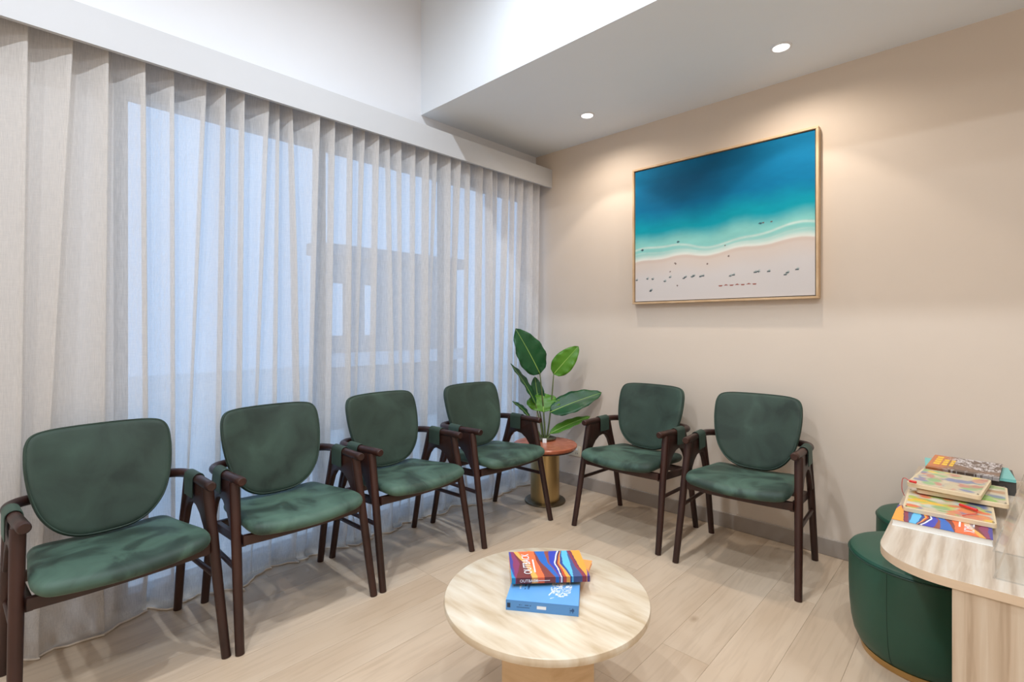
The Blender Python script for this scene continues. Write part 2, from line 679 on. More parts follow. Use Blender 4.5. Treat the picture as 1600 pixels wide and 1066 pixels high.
def plank(x0, w, y0, y1):
    key = (round(w, 4), round(y1 - y0, 3))
    if key not in plank_mesh:
        v, f = box_data(-w / 2 + 0.0004, w / 2 - 0.0004, -(y1 - y0) / 2 + 0.0004, (y1 - y0) / 2 - 0.0004, -0.004, 0.0)
        plank_mesh[key] = mesh_of('plank', v, f, M['oak'])
    o = link_obj('plank', plank_mesh[key], fl, (x0 + w / 2, (y0 + y1) / 2, 0))


x = 2.0 - PW * 12
while x < ROOM_X:
    xa, xb = max(x, 0.0), min(x + PW, ROOM_X)
    if xb - xa > 0.01:
        y = 0.0
        k = random.choice([0.28, 0.55, 0.80, 1.05, 1.22])
        while y > ROOM_Y:
            yb = max(y - k, ROOM_Y)
            plank(xa, xb - xa, yb, y)
            y = yb
            k = 1.22
    x += PW

structure(box('wall_back', -T, ROOM_X + T, 0.0, T, 0, Z_HIGH + T, M['beige']))
structure(box('wall_right', ROOM_X, ROOM_X + T, ROOM_Y, 0.0, 0, Z_HIGH + T, M['beige']))
structure(box('wall_front', -T, ROOM_X + T, ROOM_Y - T, ROOM_Y, 0, Z_HIGH + T, M['beige']))
WY0, WY1, WZ = -2.56, -0.05, 2.15
structure(boxes('wall_left', [(-T, 0, ROOM_Y, WY0, 0, Z_HIGH + T), (-T, 0, WY1, 0.0, 0, Z_HIGH + T), (-T, 0, WY0, WY1, WZ, Z_HIGH + T)], M['white']))
structure(box('ceiling', -T, ROOM_X + T, ROOM_Y - T, T, Z_HIGH, Z_HIGH + T, M['white']))
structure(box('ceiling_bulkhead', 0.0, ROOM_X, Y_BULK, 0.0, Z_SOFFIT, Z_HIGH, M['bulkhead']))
structure(box('baseboard_back', 0.0, ROOM_X, -0.012, 0.0, 0.0, 0.084, M['skirting'], bevel=0.002, seg=1))
structure(box('baseboard_right', ROOM_X - 0.012, ROOM_X, ROOM_Y, -0.012, 0.0, 0.084, M['skirting']))
structure(box('baseboard_front', 0.0, ROOM_X - 0.012, ROOM_Y, ROOM_Y + 0.012, 0.0, 0.084, M['skirting']))
# pelmet over the curtain
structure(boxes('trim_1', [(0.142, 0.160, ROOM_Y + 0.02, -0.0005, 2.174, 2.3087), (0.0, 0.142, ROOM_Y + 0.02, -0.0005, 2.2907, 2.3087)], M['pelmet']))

# window behind the curtain
w1 = structure(empty('window_1', (-0.06, (WY0 + WY1) / 2, 0)))
wy = (WY0 + WY1) / 2


def wbox(name, y0, y1, z0, z1, d, mat):
    return box(name, -d, d, y0 - wy, y1 - wy, z0, z1, mat, w1)


wbox('window_frame', WY0, WY0 + 0.05, 0, WZ, 0.035, M['alu'])
wbox('window_frame', WY1 - 0.05, WY1, 0, WZ, 0.035, M['alu'])
wbox('window_frame', WY0 + 0.05, WY1 - 0.05, WZ - 0.06, WZ, 0.035, M['alu'])
wbox('window_frame', WY0 + 0.05, WY1 - 0.05, 0, 0.05, 0.035, M['alu'])
mull = [WY0 + 0.05, -1.69, -0.86, WY1 - 0.05]
for yy in mull[1:3]:
    wbox('mullion', yy - 0.022, yy + 0.022, 0.05, WZ - 0.06, 0.03, M['alu'])
for a, b in zip(mull[:-1], mull[1:]):
    wbox('pane', a + (0.022 if a > -2.4 else 0), b - (0.022 if b < -0.2 else 0), 0.05, WZ - 0.06, 0.003, M['glass'])

# what lies outside
gr = structure(box('ground', -12, -T, -8, 8, -0.2, -0.05, M['ground']))
ob = tag(empty('outbuilding', (-3.0, 0.65, -0.05)), 'grey outbuilding with two bright openings seen through the sheer curtain', 'building')
ys = [-0.36, -0.24, 0.02, 0.22, 0.47, 1.66, 1.78]
for a, b in ((ys[0], ys[1]), (ys[2], ys[3]), (ys[4], ys[5])):
    box('wall_panel', -0.08, 0.08, a - 0.65, b - 0.65, 0.0, 2.1, M['render_grey'], ob)
for a, b in ((ys[1], ys[2]), (ys[3], ys[4])):
    box('wall_panel', -0.08, 0.08, a - 0.65, b - 0.65, 0.0, 1.08, M['render_grey'], ob)
    box('lintel', -0.08, 0.08, a - 0.65, b - 0.65, 1.70, 2.1, M['render_grey'], ob)
box('beam', -0.12, 0.14, -1.05, 1.15, 2.0, 2.13, M['render_grey'], ob)
box('rail', 0.08, 0.12, -1.0, 1.1, 0.72, 0.88, M['render_white'], ob)


# ------------------------------------------------------------------ lamps in the ceilings
def spot_light(name, loc, watts, col, half_deg, blend, size):
    d = bpy.data.lights.new(name, 'SPOT')
    d.energy = watts
    d.color = col
    d.spot_size = 2 * math.radians(half_deg)
    d.spot_blend = blend
    d.shadow_soft_size = size
    return d


def downlight(loc, r, label, group, watts, col, half, blend, size, spill=0.0):
    t = tag(empty('downlight', loc), label, 'downlight', group)
    lathe('trim_ring', [(r * 0.86, -0.0), (r * 1.12, -0.0), (r * 1.12, -0.004), (r * 0.9, -0.006), (r * 0.86, -0.003)], M['white'], t, 40, cap=False)
    lathe('lens', [(r * 0.88, -0.0005), (r * 0.88, -0.0025)], M['lens'], t, 40)
    l = link_obj('lamp_beam', spot_light('lamp_beam', loc, watts, col, half, blend, size), t, (0, 0, -0.012))
    if spill:
        link_obj('lamp_spill', spot_light('lamp_spill', loc, spill, col, 80, 0.7, size), t, (0, 0, -0.012))
    return t


for xx, lab in ((0.736, 'round recessed downlight in grey soffit near the curtain corner'), (1.82, 'round recessed downlight in grey soffit above the beach painting')):
    downlight((xx, -0.37, Z_SOFFIT), 0.040, lab, 'soffit downlights', SPOT_W, SPOT_C, 46, 0.22, 0.02, spill=SPOT_W * 1.5)
for xx, yy, dim in ((1.3, -1.72, 1.0), (2.7, -1.72, 0.72), (1.3, -3.0, 1.0), (2.7, -3.0, 0.9), (1.3, -4.3, 1.0), (2.7, -4.3, 1.0), (3.9, -2.4, 0.6)):
    downlight((xx, yy, Z_HIGH), 0.06, 'round recessed downlight in the high white ceiling', 'high ceiling downlights', HIGH_W * dim, HIGH_C, 88, 0.75, 0.032)

# ------------------------------------------------------------------ sheer curtain
E_TOP = [-3.20, -3.06, -2.935, -2.807, -2.689, -2.589, -2.477, -2.378, -2.26, -2.194, -2.117, -2.007, -1.955, -1.90, -1.776, -1.693, -1.594, -1.521, -1.444, -1.364, -1.297, -1.197, -1.11, -1.035, -0.946, -0.869, -0.773, -0.678, -0.597, -0.519, -0.432, -0.355, -0.275, -0.179, -0.086]
D_BOT = [-0.02, 0.01, -0.03, -0.02, -0.075, -0.01, 0.012, 0.003, -0.06, -0.02, -0.016, -0.05, -0.02, 0.03, -0.03, -0.02, -0.018, -0.035, -0.025, 0.035, 0.03, -0.005, -0.015, -0.05, 0.0, -0.05, -0.01, -0.015, 0.005, -0.01, -0.05, -0.03, -0.045, 0.0, -0.03]
HEM_Y = [-3.2, -2.82, -2.64, -2.53, -2.46, -2.31, -2.11, -2.0, -1.78, -1.57, -1.42, -1.26, -1.08, -0.86, -0.73, -0.5, -0.24, 0.0]
HEM_X = [0.155, 0.155, 0.145, 0.125, 0.085, 0.115, 0.15, 0.08, 0.085, 0.115, 0.125, 0.085, 0.095, 0.10, 0.15, 0.13, 0.12, 0.10]


def curtain():
    ne = len(E_TOP)
    r = np.random.default_rng(5)
    amp = 0.052 + 0.03 * r.random(ne)
    depth0 = 0.052 + 0.012 * r.random(ne)
    zs = list(np.linspace(2.265, 0.34, 31)) + list(np.linspace(0.28, 0.03, 9)) + [0.010, 0.006, 0.006]
    rows = []
    for iz, z in enumerate(zs):
        t = min(max((2.19 - z) / 1.7, 0), 1.25)
        e = [E_TOP[i] + D_BOT[i] * t for i in range(ne)]
        kick = float(sstep(0.42, 0.0, z))
        ctrl = []
        for i in range(ne):
            g0 = (e[i] - e[i - 1]) if i > 0 else 0.12
            g0 = max(g0, 0.03)
            A = amp[i] * min(1.0, g0 / 0.075) * (1.0 - 0.25 * t + 0.35 * t * math.sin(i * 2.1))
            A = max(A, 0.016) * (1 - 0.55 * kick)
            xb = depth0[i]
            s = e[i] - g0
            ctrl += [(s + 0.14 * g0, xb), (s + 0.42 * g0, xb + 0.30 * A), (s + 0.74 * g0, xb + 0.74 * A), (s + 0.97 * g0, xb + A), (s + 0.985 * g0, xb + 0.80 * A), (s + 0.90 * g0, xb + 0.42 * A), (s + 0.96 * g0, xb + 0.10 * A)]
        ctrl = [(y, xx) for y, xx in ctrl]
        pts = catmull([(y, xx) for y, xx in ctrl], 3)
        row = []
        for k, (y, xx) in enumerate(pts):
            hx = np.interp(y, HEM_Y, HEM_X)
            wob = 0.012 * math.sin(y * 31 + z * 9) + 0.008 * math.sin(y * 67 - z * 15)
            nx = xx + kick * ((hx - 0.105) * 1.0 + wob * 1.0)
            zz = z
            if iz >= len(zs) - 2:
                nx += 0.022 * (iz - (len(zs) - 3)) * (0.6 + 0.4 * math.sin(y * 23))
            if z < 0.30 and z > 0.02:
                zz += 0.012 * kick * math.sin(y * 41 + z * 30)
            row.append((min(max(nx, 0.02), 0.30), min(y, -0.004), max(zz, 0.004)))
        rows.append(row)
    n = len(rows[0])
    V = [p for row in rows for p in row]
    F = []
    for i in range(len(rows) - 1):
        for k in range(n - 1):
            F.append((i * n + k, i * n + k + 1, (i + 1) * n + k + 1, (i + 1) * n + k))
    t = tag(empty('sheer_curtain', (0.1, -1.6, 0)), 'floor-length sheer off-white linen curtain hanging in pleats across the window', 'curtain')
    off = np.array([0.1, -1.6, 0])
    part('drape', [np.array(p) - off for p in V], F, M['sheer'], t, smooth=True, recalc=False)
    hem = [np.array(p) - off for p in rows[-1]]
    tube('hem', [tuple(h + np.array([0, 0, -0.001])) for h in hem[::2]], 0.0035, M['hem'], t, seg=6, round_ends=False)
    # the track the pleats hang from
    box('track', -0.025, 0.005, -1.75, 1.59, 2.266, 2.278, M['white'], t)


curtain()


# ------------------------------------------------------------------ armchairs
def pillow(name, outline, posf, thick, mat, parent, dome=0.012, rings=7, edge=5, flat_back=False):
    """cushion: outline points (a, b) closed; posf(a, b, c) -> point; c runs -thick/2 .. thick/2"""
    O = np.array(outline)
    cen = O.mean(0)
    prof = []
    rad = thick / 2
    inset = 1.3 * rad
    for k in range(1, rings + 1):
        prof.append((k / rings, None))
    V, F = [], []
    n = len(O)
    d = O - cen
    ln = np.linalg.norm(d, axis=1)
    layers = []
    for side in (1,):
        for k in range(1, rings + 1):
            s = (k / rings)
            layers.append((s, 0.0, rad + dome * (1 - s * s)))
    for k in range(1, edge + 1):
        a = PI / 2 * k / edge
        layers.append((1.0, math.sin(a), rad * math.cos(a)))
    for k in range(edge - 1, -1, -1):
        a = PI / 2 * k / edge
        layers.append((1.0, math.sin(a), -rad * math.cos(a)))
    for k in range(rings - 1, 0, -1):
        layers.append((k / rings, 0.0, -rad - (0 if flat_back else dome * 0.5 * (1 - (k / rings) ** 2))))
    for s, out, c in layers:
        for i in range(n):
            base = ln[i] - inset
            r = base * s + inset * out
            p = cen + d[i] / ln[i] * r
            V.append(posf(p[0], p[1], c))
    m = len(layers)
    for j in range(m - 1):
        for i in range(n):
            i2 = (i + 1) % n
            F.append((j * n + i, j * n + i2, (j + 1) * n + i2, (j + 1) * n + i))
    V.append(posf(cen[0], cen[1], rad + dome))
    c0 = len(V) - 1
    V.append(posf(cen[0], cen[1], -rad - (0 if flat_back else dome * 0.5)))
    c1 = len(V) - 1
    for i in range(n):
        i2 = (i + 1) % n
        F.append((c0, i2, i))
        F.append((c1, (m - 1) * n + i, (m - 1) * n + i2))
    return part(name, V, F, mat, parent, smooth=True), cen, d, ln, inset


def build_chair():
    """front is +x, origin on the floor midway between the feet"""
    t = empty('armchair')
    W = M['walnut']
    # seat
    half = [(-0.205, 0.0), (-0.205, 0.12), (-0.197, 0.172), (-0.168, 0.197), (-0.08, 0.206), (0.05, 0.218), (0.155, 0.226), (0.208, 0.222), (0.240, 0.200), (0.252, 0.14), (0.260, 0.06)]
    out = half + [(0.262, 0.0)] + [(a, -b) for a, b in half[::-1][:-1]]
    out = [tuple(p) for p in catmull(out, 4, True)]

    def seat_pos(a, b, c):
        z = 0.385 + 0.030 * (a + 0.205) / 0.44 + c
        z += 0.010 * (abs(b) / 0.2) ** 2 - 0.012 * max(0, (a - 0.12) / 0.12) ** 2
        return (a, b, z)
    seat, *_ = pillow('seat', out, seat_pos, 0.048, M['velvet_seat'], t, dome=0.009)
    # backrest
    hb = [(0.0, 0.0), (0.075, 0.006), (0.130, 0.034), (0.171, 0.085), (0.194, 0.150), (0.206, 0.225), (0.208, 0.290), (0.203, 0.336), (0.185, 0.366), (0.145, 0.380), (0.075, 0.387)]
    ob_ = [(a, b) for a, b in hb] + [(0.0, 0.389)] + [(-a, b) for a, b in hb[::-1][:-1]]
    ob_ = [tuple(p) for p in catmull(ob_, 4, True)]
    dx, dz = -0.120, 0.368
    L0 = math.hypot(dx, dz)
    ux, uz = dx / L0, dz / L0
    nx, nz = uz, -ux

    def back_pos(a, b, c):
        bow = 0.75 * a * a + 0.10 * (b - 0.2) ** 2
        return (-0.112 + ux * b + nx * (c + bow), a, 0.424 + uz * b + nz * (c + bow))
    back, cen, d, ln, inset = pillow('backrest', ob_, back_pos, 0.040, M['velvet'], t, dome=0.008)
    pip = []
    for i in range(len(d)):
        p = cen + d[i] / ln[i] * (ln[i] - inset + inset * 0.80)
        pip.append(back_pos(p[0], p[1], 0.0125))
    tube('piping', pip, 0.0028, M['velvet'], back, seg=6, closed=True)
    # bent arm rail
    z0 = 0.580
    hp = [(0.172, 0.236, z0 + 0.004), (0.06, 0.241, z0 + 0.001), (-0.05, 0.247, z0 - 0.003), (-0.115, 0.247, z0 - 0.006), (-0.160, 0.230, z0 - 0.008), (-0.185, 0.196, z0 - 0.009), (-0.197, 0.13, z0 - 0.009), (-0.203, 0.06, z0 - 0.009)]
    path = hp + [(-0.205, 0.0, z0 - 0.009)] + [(a, -b, c) for a, b, c in hp[::-1]]
    path = catmull(path, 4)
    tube('arm_rail', path, 0.0168, W, t, seg=14)
    # legs: each a tapering leg with its half of the arched bracket under the arm
    for s in (-1, 1):
        lat = lambda z, foot: s * (0.243 + (foot - 0.243) * (1 - z / 0.575))
        for ax, foot in (([(0.114, 0.572), (0.154, 0.38), (0.192, 0.19), (0.233, 0.0)], 0.2625), ([(-0.078, 0.572), (-0.112, 0.47), (-0.148, 0.37), (-0.190, 0.19), (-0.233, 0.0)], 0.2485)):
            P = catmull([(a, lat(z, foot), z) for a, z in ax], 4)
            rad = [0.0185 - 0.0035 * (k / (len(P) - 1)) for k in range(len(P))]
            tube('leg', [tuple(p) for p in P], rad, W, t, seg=14, round_ends=False)
        arch = [(0.116, 0.572), (0.150, 0.395), (0.132, 0.372), (0.110, 0.392), (0.088, 0.424), (0.055, 0.462), (0.018, 0.484), (-0.021, 0.490), (-0.056, 0.478), (-0.084, 0.448), (-0.106, 0.405), (-0.122, 0.372), (-0.148, 0.375), (-0.112, 0.47), (-0.080, 0.572)]
        prism('arm_bracket', arch, -0.0105, 0.0105, W, t, bevel=0.004, seg=2, xf=lambda a, b, c: (a, lat(b, 0.255) + c, b), angle=0.9)
    # rails under the seat
    tube_r = lambda nm, p: tube(nm, p, 0.010, W, t, seg=10, round_ends=False)
    rail = [(0.176, -0.232), (0.188, -0.12), (0.192, 0.0), (0.188, 0.12), (0.176, 0.232)]
    pts = [tuple(p) for p in catmull(rail, 4)]
    poly = pts + [(a - 0.022, b) for a, b in pts[::-1]]
    prism('front_rail', poly, 0.350, 0.386, W, t, bevel=0.003)
    box('back_rail', -0.160, -0.140, -0.236, 0.236, 0.318, 0.352, W, t, bevel=0.003)
    for s in (-1, 1):
        y0, y1 = sorted((s * 0.214, s * 0.234))
        v, f = box_data(-0.140, 0.155, y0, y1, 0.0, 0.034)
        v = [(a, b, c + 0.318 + 0.022 * (a + 0.14) / 0.3) for a, b, c in v]
        me = mesh_of('side_rail', v, f, W)
        bevel_mesh(me, 0.003)
        link_obj('side_rail', me, t)
        tube('stretcher', [(0.172, s * 0.2495, 0.268), (-0.158, s * 0.2455, 0.262)], 0.0095, W, t, seg=10, round_ends=False)
        # fabric strap over the arm
        prof = []
        rin = 0.0185
        for k in range(9):
            a = PI * k / 8
            prof.append((rin * math.cos(a), z0 + rin * math.sin(a)))
        inner = [(rin, 0.512)] + prof + [(-rin, 0.512)]
        ro = rin + 0.003
        outer = [(ro, 0.512)] + [(ro * math.cos(PI * k / 8), z0 + ro * math.sin(PI * k / 8)) for k in range(9)] + [(-ro, 0.512)]
        poly = outer + inner[::-1]
        def xf2(a, b, c, s=s):
            return (c, s * (0.2435 - 0.022 * 0) + a, b)
        prism('arm_strap', poly, -0.066, 0.022, M['velvet'], t, bevel=0.001, seg=1, xf=xf2, angle=1.0)
    return t


def copy_tree(o, parent=None):
    c = o.copy()
    COL.objects.link(c)
    if parent is not None:
        c.parent = parent
    for ch in list(o.children):
        copy_tree(ch, c)
    return c


SPOTS = [
    (0.3856, -2.6089, 0.0577, 'green velvet armchair nearest the camera, leftmost along the curtain'),
    (0.3901, -2.0340, 0.0007, 'green velvet armchair along the curtain, second from the left'),
    (0.3845, -1.4711, 0.0261, 'green velvet armchair along the curtain, third from the left'),
    (0.4057, -0.8696, -0.0187, 'green velvet armchair along the curtain beside the planter table'),
    (1.0553, -0.3495, -1.5821, 'green velvet armchair against the beige wall beside the planter table'),
    (1.6643, -0.3545, -1.5113, 'green velvet armchair against the beige wall below the beach painting, nearest the stools'),
]
proto = build_chair()
for i, (x, y, a, lab) in enumerate(SPOTS):
    c = proto if i == 0 else copy_tree(proto)
    c.location = (x, y, 0)
    c.rotation_euler = (0, 0, a)
    tag(c, lab, 'armchair', 'green waiting room armchairs')

# ------------------------------------------------------------------ coffee table
ct = tag(empty('coffee_table', (1.567, -1.762, 0)), 'round cream travertine coffee table with books in the foreground', 'table')
lathe('table_top', [(0.292, 0.336), (0.298, 0.339), (0.300, 0.345), (0.300, 0.352), (0.298, 0.358), (0.294, 0.360)], M['travertine'], ct, 96)
hexr = 0.150
rot = -0.80
prism('pedestal', [(hexr * math.cos(rot + k * PI / 3), hexr * math.sin(rot + k * PI / 3)) for k in range(6)], 0.0, 0.336, M['travertine_leg'], ct, bevel=0.003)


# ------------------------------------------------------------------ books
COVER = [  # right-hand limits of each colour band at the far edge, the middle and the spine
    ((-0.05, -0.02, 0.06), (40, 150, 200)), ((0.03, 0.03, 0.062), (70, 66, 150)), ((0.07, 0.12, 0.075), (140, 52, 96)), ((0.071, 0.19, 0.27), (118, 48, 48)),
    ((0.13, 0.25, 0.34), (248, 176, 84)), ((0.36, 0.37, 0.42), (248, 112, 62)), ((0.37, 0.43, 0.55), (132, 60, 54)), ((0.50, 0.52, 0.60), (30, 104, 190)),
    ((0.56, 0.54, 0.61), (150, 74, 60)), ((0.67, 0.60, 0.62), (44, 62, 180)), ((0.69, 0.62, 0.635), (236, 234, 244)), ((0.71, 0.64, 0.65), (40, 40, 84)), ((0.715, 0.66, 0.69), (196, 72, 48)),
    ((0.72, 0.68, 0.74), (242, 170, 70)), ((0.73, 0.72, 0.76), (34, 66, 140)), ((0.80, 0.82, 0.78), (94, 190, 234)), ((0.81, 0.86, 0.90), (64, 86, 138)), ((0.85, 0.90, 0.95), (140, 48, 74)),
    ((0.86, 0.91, 0.955), (40, 30, 80)), ((1.2, 1.05, 0.962), (250, 164, 62)), ((1.5, 1.5, 1.5), (84, 60, 140))]


def outback_col(u, v):
    w = 0.010 * np.sin(v * 6 + 1.0 + 5 * u) + 0.003 * np.sin(v * 17 + u * 9)
    uu = u + w
    out = np.zeros((len(u), 3))
    done = np.zeros(len(u), bool)
    for (a, b, c), col in COVER:
        lim = np.where(v > 0.5, b + (a - b) * (v - 0.5) * 2, c + (b - c) * v * 2)
        m = (~done) & (uu < lim)
        out[m] = lin(*col)
        done |= m
    out[~done] = lin(250, 164, 62)
    return out


def book(name, L, D, H, label, group, cover, cover_mat, loc, rz, spine_print=None, soft=0.0):
    """spine along the local x axis at y = 0, body towards +y, lying on z = 0"""
    t = tag(empty(name, loc, rz), label, 'book', group)
    c = 0.0016
    box('pages', 0.002, L - 0.002, 0.002, D - 0.003, c, H - c, M['paper'], t)
    box('back_cover', 0, L, 0, D, 0, c, cover_mat, t)
    if cover is None:
        box('front_cover', 0, L, 0, D, H - c, H, cover_mat, t)
        box('spine', 0, L, -0.0015, 0.0015, 0, H, cover_mat, t)
    else:
        def pos(u, v):
            lift = soft * np.clip(v - 0.4, 0, 1) ** 2 * (1.0 + 1.2 * np.abs(u - 0.5))
            return np.c_[u * L, v * D, H + lift]
        fc = painted_grid('front_cover', 150, 100, pos, cover, M['print'], t)
        md = fc.modifiers.new('thickness', 'SOLIDIFY')
        md.thickness = c
        md.offset = -1
        sc = spine_print or (lambda u, v: cover(u, np.zeros_like(u)) * 0.75)
        painted_grid('spine', 150, 14, lambda u, v: np.c_[u * L, -0.0015 + 0 * u, v * H], sc, M['print'], t)
    return t


def flat(x, y, z, rz=0.0):
    return Matrix.Translation((x, y, z)) @ Matrix.Rotation(rz, 4, 'Z')


def outback(label, loc, rz, soft, H=0.016, under='orange_cover'):
    t = book('paperback', 0.230, 0.165, H, label, 'books with flowing outback landscape covers', outback_col, M[under], loc, rz, soft=soft)
    fc = [o for o in t.children if o.name.startswith('front_cover')][0]
    sp = [o for o in t.children if o.name.startswith('spine')][0]
    zt = H + 0.0006
    # big title running up the cover, thin subtitle strip beside it
    text_mesh('lettering', 'OUTBACK', 0.034, M['ink_white'], fc, flat(0.062, 0.018, zt + soft * 0.5, PI / 2) @ Matrix.Scale(0.80, 4, (1, 0, 0)), extrude=0.0003)
    V, F = box_data(0.070, 0.0745, 0.030, 0.110, zt, zt + 0.0004)
    part('subtitle_strip', V, F, M['ink_white'], fc)
    mt = Matrix.Translation((0.024, -0.0022, H * 0.25)) @ Matrix.Rotation(PI / 2, 4, 'X')
    text_mesh('lettering', 'OUTBACK', H * 0.72, M['ink_white'], sp, mt, extrude=0.0002)
    V, F = box_data(0.066, 0.112, -0.0021, -0.0017, H * 0.42, H * 0.52)
    part('subtitle_strip', V, F, M['ink_white'], sp)
    return t


def blue_col(u, v):
    c = np.tile(np.array(lin(104, 166, 224)), (len(u), 1))
    c *= (0.94 + 0.12 * vnoise(u * 5, v * 4, 3))[:, None]
    # white line drawing towards the right-hand end
    n = vnoise(u * 26, v * 20, 8, 3)
    n2 = vnoise(u * 17 + 9, v * 15, 12, 3)
    body = np.exp(-(((u - 0.74) / 0.15) ** 2 + ((v - 0.44) / 0.26) ** 2) ** 2)
    line = ((np.abs(n - 0.5) < 0.045) | (np.abs(n2 - 0.5) < 0.04)) & (body > 0.35)
    c[line] = (0.85, 0.87, 0.9)
    for a, b, p, q in ((0.575, 0.64, 0.20, 0.34), (0.60, 0.66, 0.12, 0.16)):
        m = (u > a) & (u < b) & (v > p) & (v < q) & (np.abs(((u - a) / (b - a)) - ((v - p) / (q - p))) < 0.16)
        c[m] = (0.85, 0.87, 0.9)
    # small title strips
    for u0, dark in ((0.14, 0), (0.21, 1), (0.26, 1)):
        m = (u > u0) & (u < u0 + 0.022) & (v > 0.30) & (v < 0.62) & (vnoise(u * 40, v * 60, 5, 1) > 0.42)
        c[m] = lin(48, 84, 130) if dark else (0.8, 0.85, 0.9)
    return c


def blue_spine(u, v):
    c = np.tile(np.array(lin(88, 146, 206)), (len(u), 1))
    c[(u > 0.02) & (u < 0.065) & (v > 0.25) & (v < 0.75)] = lin(36, 52, 78)
    m = (u > 0.14) & (u < 0.36) & (np.abs(v - 0.62) < 0.06) & (vnoise(u * 90, v * 6, 2, 1) > 0.4)
    c[m] = lin(40, 70, 116)
    c[(u > 0.15) & (u < 0.33) & (np.abs(v - 0.36) < 0.05)] = lin(50, 84, 132)
    c[(u > 0.43) & (u < 0.56) & (np.abs(v - 0.52) < 0.16)] = (0.84, 0.86, 0.9)
    c[(u > 0.88) & (u < 0.94) & (np.abs(v - 0.5) < 0.2) & (vnoise(u * 80, v * 8, 4, 1) > 0.5)] = lin(46, 80, 128)
    return c


ZT = 0.36
ang_b = math.atan2(-1.799 + 1.910, 1.710 - 1.546)
book('hardback', 0.200, 0.205, 0.028, 'thick pale blue book with white line drawing at the bottom of the table pile', 'books on the coffee table', blue_col, M['blue_cover'], (1.545, -1.909, ZT), ang_b, spine_print=blue_spine)
ang_o = math.atan2(-1.559 + 1.642, 1.569 - 1.385)
# plain orange paperback between the other two, its far corner showing
uo, vo_ = np.array([math.cos(ang_o), math.sin(ang_o)]), np.array([-math.sin(ang_o), math.cos(ang_o)])
po = np.array([1.600, -1.572]) - vo_ * 0.112 - uo * 0.215
book('paperback', 0.215, 0.112, 0.010, 'plain orange paperback poking out beneath the striped outback book', 'books on the coffee table', None, M['orange_cover'], (po[0], po[1], ZT + 0.0285), ang_o)
ang_t = math.atan2(-1.694 + 1.856, 1.669 - 1.518)
outback('striped colourful outback book on top of the coffee table pile', (1.513, -1.853, ZT + 0.0390), ang_t, 0.0025)

# ------------------------------------------------------------------ planter side table and plant
TX, TY = 0.41, -0.385
st = tag(empty('side_table', (TX, TY, 0)), 'round red marble side table on a brass column in the corner', 'table')
lathe('table_top', [(0.196, 0.350), (0.206, 0.356), (0.210, 0.364), (0.209, 0.373), (0.203, 0.378)], M['terracotta'], st, 72)
lathe('top_rim', [(0.160, 0.342), (0.194, 0.342), (0.198, 0.350), (0.16, 0.350)], M['walnut'], st, 64)
lathe('column', [(0.094, 0.012), (0.094, 0.342)], M['brass'], st, 64)
lathe('base_plate', [(0.132, 0.0), (0.134, 0.004), (0.132, 0.011), (0.126, 0.013), (0.09, 0.014)], M['bronze'], st, 64)

PX, PY = TX - 0.078, TY + 0.078
pl = tag(empty('potted_plant', (PX, PY, 0.378)), 'bird of paradise plant with big paddle leaves on the corner side table', 'plant')
lathe('planter_dish', [(0.078, 0.0), (0.084, 0.004), (0.086, 0.012), (0.083, 0.012), (0.080, 0.009)], M['bronze'], pl, 48)
lathe('moss', [(0.080, 0.006), (0.070, 0.011), (0.03, 0.013)], M['soil'], pl, 40)

# image-plane axes of the view are only used to state sizes; the leaves are placed in space around the planter
FW = np.array([-math.sin(0.763), math.cos(0.763), 0.0])
RT = np.array([math.cos(0.763), math.sin(0.763), 0.0])
UPV = np.array([0, 0, 1.0])
PC = np.array([PX, PY, 0.378])


def leaf(base, tip, width, facing, mat, droop=0.03, fold=0.18, roll=0.0):
    """base/tip as (right, up, back) offsets in metres from the planter"""
    tos = lambda p: RT * p[0] + UPV * p[1] + FW * p[2]
    B, Tt = tos(base), tos(tip)
    a = Tt - B
    Ln = np.linalg.norm(a)
    a = a / Ln
    nrm = RT * facing[0] + UPV * facing[1] - FW * facing[2]
    nrm = nrm - a * (nrm @ a)
    nrm /= np.linalg.norm(nrm)
    s = np.cross(nrm, a)
    nl, nw = 18, 8
    V, UV = [], []
    for i in range(nl + 1):
        t = i / nl
        prof = (math.sin(PI * min(1, t) ** 0.80)) ** 0.62 if 0 < t < 1 else 0.0
        prof = prof * (1 - 0.12 * t)
        prof = max(prof, 0.03 if t == 0 else 0.01)
        cpos = B + a * Ln * t + nrm * (droop * 4 * t * (1 - t))
        for j in range(nw + 1):
            q = 2 * j / nw - 1
            wv = 0.006 * math.sin(t * 26 + j) * abs(q) ** 2 * (width / 0.15)
            V.append(cpos + s * q * prof * width / 2 + nrm * (fold * abs(q) * prof * width / 2 + wv))
            UV.append((j / nw, t))
    F = []
    for i in range(nl):
        for j in range(nw):
            k = i * (nw + 1) + j
            F.append((k, k + 1, k + nw + 2, k + nw + 1))
    me = mesh_of('leaf', V, F, mat, True)
    uvl = me.uv_layers.new(name='UVMap')
    for lp in me.loops:
        uvl.data[lp.index].uv = UV[lp.vertex_index]
    o = link_obj('leaf', me, pl)
    md = o.modifiers.new('thickness', 'SOLIDIFY')
    md.thickness = 0.0012
    mid = []
    for i in range(0, nl + 1, 2):
        t = i / nl
        mid.append(tuple(B + a * Ln * t + nrm * (droop * 4 * t * (1 - t) + 0.0006)))
    tube('midrib', mid, [0.0034 - 0.0022 * k / (len(mid) - 1) for k in range(len(mid))], M['midrib'], o, seg=6)
    return B


